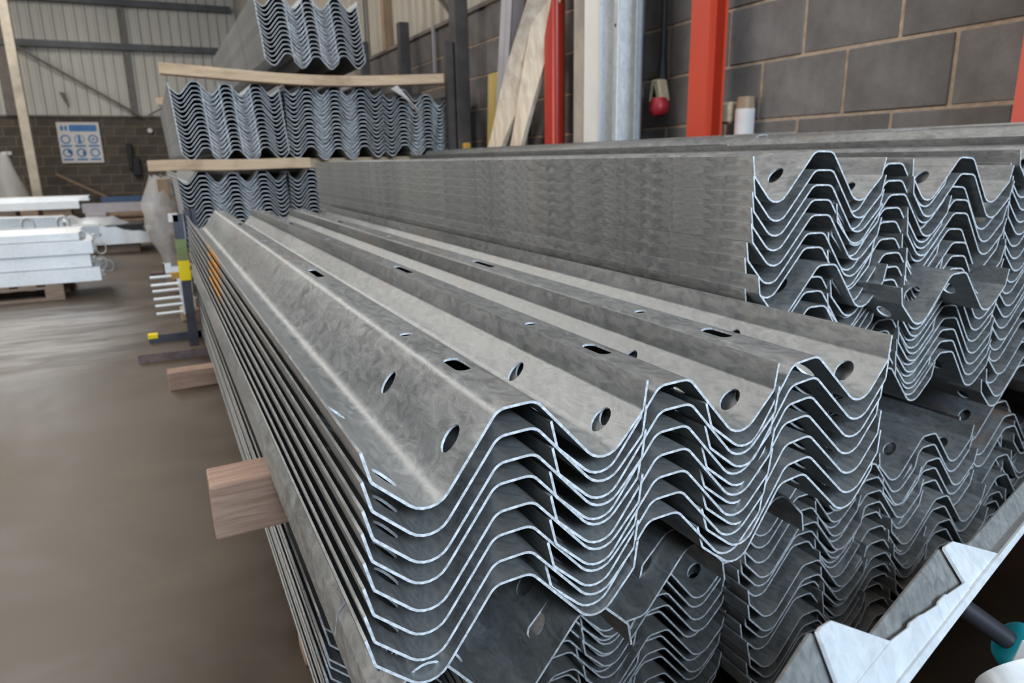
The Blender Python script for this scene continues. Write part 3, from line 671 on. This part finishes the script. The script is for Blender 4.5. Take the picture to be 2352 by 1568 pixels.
for k, (x0, x1, l) in enumerate(((-3.2, -2.55, 'crumpled clear plastic bundle standing by the back wall at the left edge'),)):
    q = MB(); vs = []; n_ = 14
    for i in range(9):
        u = i / 8; rad = 0.30 * (1 - 0.75 * u)
        for j in range(n_):
            a = 2 * math.pi * j / n_; r_ = rad * (1 + 0.15 * math.sin(4 * a + 6 * u)); vs.append((-2.50 + r_ * math.cos(a), 17 + r_ * math.sin(a), FL + 0.45 + 0.95 * u))
    q.add(vs, [(i * n_ + j, i * n_ + (j + 1) % n_, (i + 1) * n_ + (j + 1) % n_, (i + 1) * n_ + j) for i in range(8) for j in range(n_)])
    solo('plastic_bundle', q, M['wrap'], l, 'bundle', smooth=180)
q = MB(); q.box(-2.95, -2.05, 16.6, 17.4, FL, FL + 0.45); solo('timber_stand', q, M['wood_pallet'], 'low brown timber stand under the plastic bundle at the back wall', 'stand', bevel=0.01)
# pale beam on pallet and blue beam by the back wall
solo('pale_beam', cbeam(-1.35, 1.0, 0.19, 0.25), M['pale_beam'], 'pale grey beam lying along the back wall on a pallet', 'beam').location = (0, 17.2, -0.955)
solo('pale_block', b1(-1.30, -0.92, 17.0, 17.3, FL, -0.957), M['pale_beam'], 'pale grey end block under the pale beam at the back wall', 'block', bevel=0.01)
solo('blue_beam', cbeam(-1.05, 1.2, 0.12, 0.2), M['blue_beam'], 'dark blue steel beam behind the pale beam at the back wall', 'beam').location = (0, 18.3, -0.80)
solo('beam_rest', b1(-1.0, 1.0, 18.32, 18.5, FL, -0.80), M['wood_pallet'], 'timber rest under the dark blue beam', 'support')
t = thing('pallet', 'small wooden pallet under the pale beam at the back wall', 'pallet', (-0.85, 16.9, FL))
for z_ in (0.0, 0.12): part('board', b1(0, 1.6, 0, 0.6, z_, z_ + 0.035), M['wood_brown'], t)
for x in (0, 0.7, 1.45): part('block', b1(x, x + 0.12, 0.02, 0.58, 0.035, 0.12), M['wood_brown'], t)
strut('leaning_board', (-1.98, YB - 0.25, -0.18), (-0.45, YB - 0.2, -1.08), 0.13, 0.05, M['wood_brown'], 'brown board sloping down against the back wall behind the pile', 'board')

# ------------------------------------------------------------------ things along the right wall
def lean(name, x, y, w_, d_, z0, z1, tx, ty, m, label, cat, bev=0.003, twist=0.0, n=10):
    """vertical board from z0 to z1: w_ along Y, d_ along X, tilted so that its top moves by (tx, ty)"""
    q = MB(); vs = []
    for i in range(n + 1):
        u = i / n; zz = z0 + (z1 - z0) * u; k_ = min(1, max(0, (zz - 0.05) / 0.85)); a = math.radians(twist) * k_ * k_ * (3 - 2 * k_); c, s_ = math.cos(a), math.sin(a)
        for (dx, dy) in ((0, 0), (d_, 0), (d_, w_), (0, w_)):
            ux, uy = dx - d_ / 2, dy - w_ / 2
            vs.append((x + d_ / 2 + ux * c - uy * s_ + tx * u, y + w_ / 2 + ux * s_ + uy * c + ty * u, z0 + (z1 - z0) * u))
    q.add(vs, [(4 * i + j, 4 * i + (j + 1) % 4, 4 * i + 4 + (j + 1) % 4, 4 * i + 4 + j) for i in range(n) for j in range(4)] + [(0, 3, 2, 1), (4 * n, 4 * n + 1, 4 * n + 2, 4 * n + 3)])
    return solo(name, q, m, label, cat, smooth=40)
lean('yellow_board', 2.33, 5.02, 0.17, 0.03, FL, 0.60, 0.0, -0.16, M['wood_yellow'], 'short yellow board leaning at the wall beside the grey angle', 'board')
lean('twisted_plank', 2.16, 5.53, 0.22, 0.035, FL, 1.7, 0.08, -2.30, M['wood_plank'], 'wide pale twisted plank leaning against the block wall', 'plank', twist=68, n=24)
lean('narrow_plank', 2.20, 4.91, 0.16, 0.03, FL, 1.5, 0.05, -1.31, M['wood_plank'], 'narrow pale plank leaning just behind the twisted plank', 'plank', twist=40, n=24)
lean('brown_board', 2.36, 4.56, 0.16, 0.03, FL, 1.9, 0.03, -0.02, M['wood_brown'], 'tall brown board upright behind the leaning planks', 'board')
q = MB(); q.box(0, 0.008, 0, 0.17, 0, 3.2); q.box(0, 0.09, 0, 0.008, 0, 3.2); q.box(0, 0.03, 0.08, 0.088, 0, 3.2)
o = solo('grey_angle', q, M['pale_beam'], 'tall grey steel channel leaning on the wall left of the planks', 'channel'); o.location = (2.24, 4.82, FL); o.rotation_euler = (0.14, 0.02, 0)
def rhs(name, x0, x1, y0, y1, r, m, label, z1=3.2):
    q = MB(); p = []
    for (cx_, cy_, a0) in ((x1 - r, y1 - r, 0), (x0 + r, y1 - r, 90), (x0 + r, y0 + r, 180), (x1 - r, y0 + r, 270)):
        for k in range(6): a = math.radians(a0 + 18 * k); p.append((cx_ + r * math.cos(a), cy_ + r * math.sin(a), FL))
    q.prism(p, (0, 0, z1 - FL)); return solo(name, q, m, label, 'column', smooth=40)
rhs('red_column', 2.255, 2.345, 3.92, 4.07, 0.035, M['red'], 'glossy dark red round-cornered steel column behind the right stack')
solo('board_stack', b1(2.20, 2.36, 3.49, 3.61, FL, 2.6), M['board_grey'], 'tall grey-brown board on edge between the red column and white board', 'board', bevel=0.004)
solo('white_board', b1(2.19, 2.235, 3.315, 3.485, FL, 2.6), M['white_board'], 'tall white board standing against the wall right of the dark red column', 'board', bevel=0.004)
o = D.objects.new('guard_rail', R_HI.copy()); COL.objects.link(o); o.data.materials[0] = M['galv_mid']
o.matrix_world = Matrix.Translation((2.17, 3.31, FL)) @ Matrix(((0, 0, -1, 0), (-1, 0, 0, 0), (0, 1, 0, 0), (0, 0, 0, 1)))
tag(o, 'galvanised rail stood upright against the wall beside the white board', 'guard rail')
t = thing('hanging_plug', 'cream and red industrial plug hanging on a black cable by the block wall', 'plug', (2.36, 3.04, 0.14))
q = MB(); q.tube([(0.02, 0.005, 0.30), (0.015, 0.0, 0.7), (0.01, -0.005, 1.2), (0.0, 0.0, 3.0)], 0.014, 8); q.tube([(0.02, 0.005, 0.22), (0.02, 0.005, 0.33)], [0.026, 0.018], 8); part('cable', q, M['black'], t, 60)
q = MB(); q.prism([(-0.03, -0.058, 0.12), (-0.03, 0.052, 0.12), (-0.03, 0.034, 0.23), (-0.03, -0.026, 0.23)], (0.06, 0, 0)); part('plug_body', q, M['plug_cream'], t, bevel=0.008)
q = MB(); q.prism([(-0.034, -0.02, 0.145), (-0.034, 0.012, 0.145), (-0.034, 0.002, 0.20)], (0.004, 0, 0)); part('vent', q, M['black'], t)
q = MB(); q.tube([(-0.01, -0.015, 0.135), (-0.012, -0.02, 0.10), (-0.014, -0.022, 0.075), (-0.014, -0.025, 0.055)], [0.042, 0.05, 0.05, 0.035], 14); part('plug_cap', q, M['red'] if False else M['plug_red'], t, 40)
def icol(x0, y0, dx, wy, m, label, tf=0.014):
    q = MB(); q.box(x0, x0 + tf, y0, y0 + wy, FL, 3.2); q.box(x0 + dx - tf, x0 + dx, y0, y0 + wy, FL, 3.2); q.box(x0 + tf, x0 + dx - tf, y0 + wy / 2 - 0.005, y0 + wy / 2 + 0.005, FL, 3.2)
    return solo('red_column', q, m, label, 'column')
icol(2.22, 2.53, 0.10, 0.12, M['red2'], 'bright orange-red steel column standing before the block wall in the middle')
icol(2.26, 1.14, 0.14, 0.13, M['red2'], 'orange-red steel column at the right edge before the block wall')
solo('cream_box', b1(2.34, 2.40, 2.505, 2.575, 0.13, 0.225), M['plug_cream'], 'small cream box beside the orange-red column above the stack', 'box', bevel=0.012)
t = thing('paper_roll', 'small white roll with a brown cap at the block wall by the column', 'roll', (2.37, 2.445, 0.0))
q = MB(); q.tube([(0, 0, -0.05), (0, 0, 0.19)], 0.042, 16); part('roll', q, M['paper'], t, 50)
q = MB(); q.tube([(0, 0, 0.19), (0, 0, 0.24)], [0.040, 0.036], 16); part('cap', q, M['wood_brown'], t, 50)
q = MB(); q.box(2.30, XW, 2.48, 2.66, -0.08, -0.05); solo('wall_shelf', q, M['brown_steel'], 'little steel ledge on the block wall carrying the roll', 'shelf')
q = MB(); n_ = 6; vs = []
for i in range(n_ + 1):
    a = 0.9 * i / n_; vs += [(1.70 + 0.03 * i, 5.42 - 0.03 * math.sin(a * 2), 0.52 - 0.02 * i), (1.745 + 0.028 * i, 5.40 - 0.03 * math.sin(a * 2), 0.545 - 0.034 * i), (1.74 + 0.028 * i, 5.43, 0.545 - 0.034 * i)]
q.add(vs, [(3 * i, 3 * i + 1, 3 * i + 4, 3 * i + 3) for i in range(n_)] + [(3 * i + 1, 3 * i + 2, 3 * i + 5, 3 * i + 4) for i in range(n_)])
solo('paper_tag', q, M['paper'], 'curled white paper tag hanging on the right block of the far stack', 'tag')
solo('orange_chock', b1(2.20, 2.26, 5.22, 5.27, 0.06, 0.12), M['ochre'], 'tiny orange block beside the foot of the large dark upright', 'block', bevel=0.01)
solo('rack_upright', b1(2.18, 2.29, 5.28, 5.40, FL, 3.2), M['dark_steel'], 'large dark upright right of the far stack, running out of frame', 'upright', bevel=0.006)
q = MB(); q.box(2.115, 2.17, 5.31, 5.36, FL, 0.86); solo('rack_upright', q, M['dark_steel'], 'thin brown upright clamped beside the large dark upright', 'upright')
for (x, y, z1, w_, l) in ((2.25, 6.80, 1.245, 0.095, 'dark upright post behind the upper timber, nearer of the two short posts'), (2.22, 8.05, 1.25, 0.085, 'dark upright post close beside the topmost far stack')):
    solo('rack_upright', b1(x, x + w_, y, y + w_, FL, z1), M['dark_steel'], l, 'upright', bevel=0.004)
q = MB(); q.box(2.30, 2.44, 8.72, 8.90, FL, ZC); q.box(2.16, 2.30, 8.78, 8.80, FL, ZC); solo('cream_column', q, M['cream2'], 'wide pale cream column on the right wall beside the topmost far stack', 'column', bevel=0.003)
solo('wall_post', b1(2.40, 2.50, 7.75, 7.86, 1.13, ZC), M['wood_brown'], 'brown vertical post on the right wall sheeting', 'post')
solo('conduit', b1(2.39, 2.41, 6.30, 6.33, 0.75, 1.14), M['pale_beam'], 'thin pale conduit on the right block wall below the sheeting', 'conduit')
strut('diagonal_brace', (2.38, 5.75, 1.13), (2.38, 7.6, 2.3), 0.06, 0.04, M['brown_steel'], 'brown diagonal brace on the right wall sheeting', 'brace')

# ------------------------------------------------------------------ bottom right foreground: galvanised tabs, tool, tube
NRM = Vector((-0.3235, 0.7701, -0.5497))            # away from the eye, square to the bracket's face
AX = Vector((-0.9432, -0.3086, 0.1227)); BX = Vector((-0.0751, 0.5582, 0.8263)); OX = Vector((0.6493, 0.3418, -0.4021))
def PL(a, b, c=0.0): return OX + AX * a + BX * b + NRM * c       # a runs along the sections, b across them, c in depth
t = thing('post_bracket', 'long bright galvanised section with two folded pointed tabs in the right foreground', 'bracket')
def pl(name, pts, thick, m, off=0.0):
    q = MB(); q.prism([PL(a, b, off) for a, b in pts], NRM * thick); return part(name, q, m, t)
pl('tab', [(-0.0005, 0.0005), (0.008, 0.0355), (0.004, 0.0368), (-0.0205, 0.0350), (-0.124, -0.0065), (0.03, -0.0065)], 0.003, M['galv_pale'])  # pale tabs against greyer webs: brightness of the lit faces put into the colour
pl('tab', [(0.2929, 0.0220), (0.2893, 0.0562), (0.2825, 0.0572), (0.2665, 0.0560), (0.1957, 0.0160), (0.30, 0.004), (0.33, 0.006)], 0.003, M['galv_pale'])
pl('web', [(0.006, 0.0357), (0.2113, 0.0260), (0.215, -0.004), (-0.05, -0.004)], 0.003, M['galv'], 0.006)
pl('web', [(0.2893, 0.0562), (0.3634, 0.0440), (0.42, 0.034), (0.42, -0.004), (0.2, -0.004)], 0.003, M['galv'], 0.006)
pl('web', [(-0.60, 0.0200), (-0.0652, 0.0167), (-0.05, -0.004), (-0.60, -0.008)], 0.003, M['galv'], 0.009)
pl('stepped_lip', [(0.0, -0.007), (0.0, 0.0006), (0.0564, 0.0062), (0.0578, 0.0077), (0.0781, 0.0081), (0.084, 0.0066), (0.1186, 0.0106), (0.1265, 0.0123), (0.1514, 0.0144), (0.1578, 0.0128), (0.1943, 0.0160), (0.2494, 0.0144), (0.40, 0.010), (0.40, -0.007)], 0.002, M['galv_pale'], -0.001)
pl('long_flange', [(-0.60, -0.014), (-0.60, -0.0085), (-0.124, -0.0066), (0.40, -0.0066), (0.40, -0.0125), (-0.2, -0.0125)], 0.004, M['galv_pale'], -0.004)
for k in range(3):
    pl('inner_flange', [(-0.60, -0.0180 - 0.0012 * k), (-0.60, -0.0148 - 0.001 * k), (0.40, -0.0128 - 0.0016 * k), (0.40, -0.0142 - 0.0016 * k)], 0.020, M['galv_mid'] if k != 1 else M['galv_pale'], 0.000 + 0.006 * k)
q = MB(); q.prism([(x, y, FL) for x, y in ((-0.15, -1.5), (-0.15, 0.50), (0.10, 0.44), (0.66, 0.19), (1.13, 0.42), (1.52, 0.36), (2.30, 0.30), (2.30, -1.5))], (0, 0, -0.495 - FL))  # added out of view, outline shaped to keep light off the lower bundles
solo('shade_blocker', q, M['blocker_wood'], 'unseen low block added in front of the stacks below the view to shade them', 'crate', bevel=0.004)
t = thing('tool', 'dark bar with a teal grip lying behind the bright bracket at lower right', 'tool', (0.7177, 0.3722, -0.4738))
d = Vector((0.0409, -0.0309, -0.0367)).normalized()
q = MB(); q.tube([-0.05 * d, Vector((0, 0, 0)), 0.056 * d], 0.0105, 16); part('shaft', q, M['bar'], t, 50)
q = MB(); q.tube([0.054 * d, 0.058 * d, 0.068 * d, 0.20 * d], [0.018, 0.024, 0.028, 0.028], 24); part('grip', q, M['teal'], t, 40)
q = MB(); q.tube([0.082 * d, 0.10 * d], [0.0285, 0.0288], 24); part('grip_ring', q, M['bar'], t, 40)
t = thing('galvanised_clamp', 'bright galvanised curved clamp with a flat cheek in the bottom right corner', 'clamp', (0.612, 0.262, -0.445))
ax = Vector((0.30, 0.75, 0.45)).normalized(); u = ax.orthogonal().normalized(); v = ax.cross(u)
q = MB(); q.tube([-0.012 * ax, 0.012 * ax], 0.034, 28); part('drum', q, M['galv_pale'], t, 40)
q = MB(); q.box(-0.012, 0.06, -0.010, 0.014, -0.06, 0.022, rot=Matrix.Rotation(math.radians(28), 3, 'Y')); part('cheek', q, M['galv_mid'], t, bevel=0.001)
q = MB(); q.box(-0.012, 0.06, -0.013, -0.009, 0.014, 0.022, rot=Matrix.Rotation(math.radians(28), 3, 'Y')); part('cheek_rim', q, M['galv_pale'], t, bevel=0.001)

# ------------------------------------------------------------------ lift everything so that the floor is at z = 0
for o in list(SC.objects):
    if o.parent is None:
        if o.type == 'LIGHT' or True: o.matrix_world = Matrix.Translation((0, 0, ZF)) @ o.matrix_basis
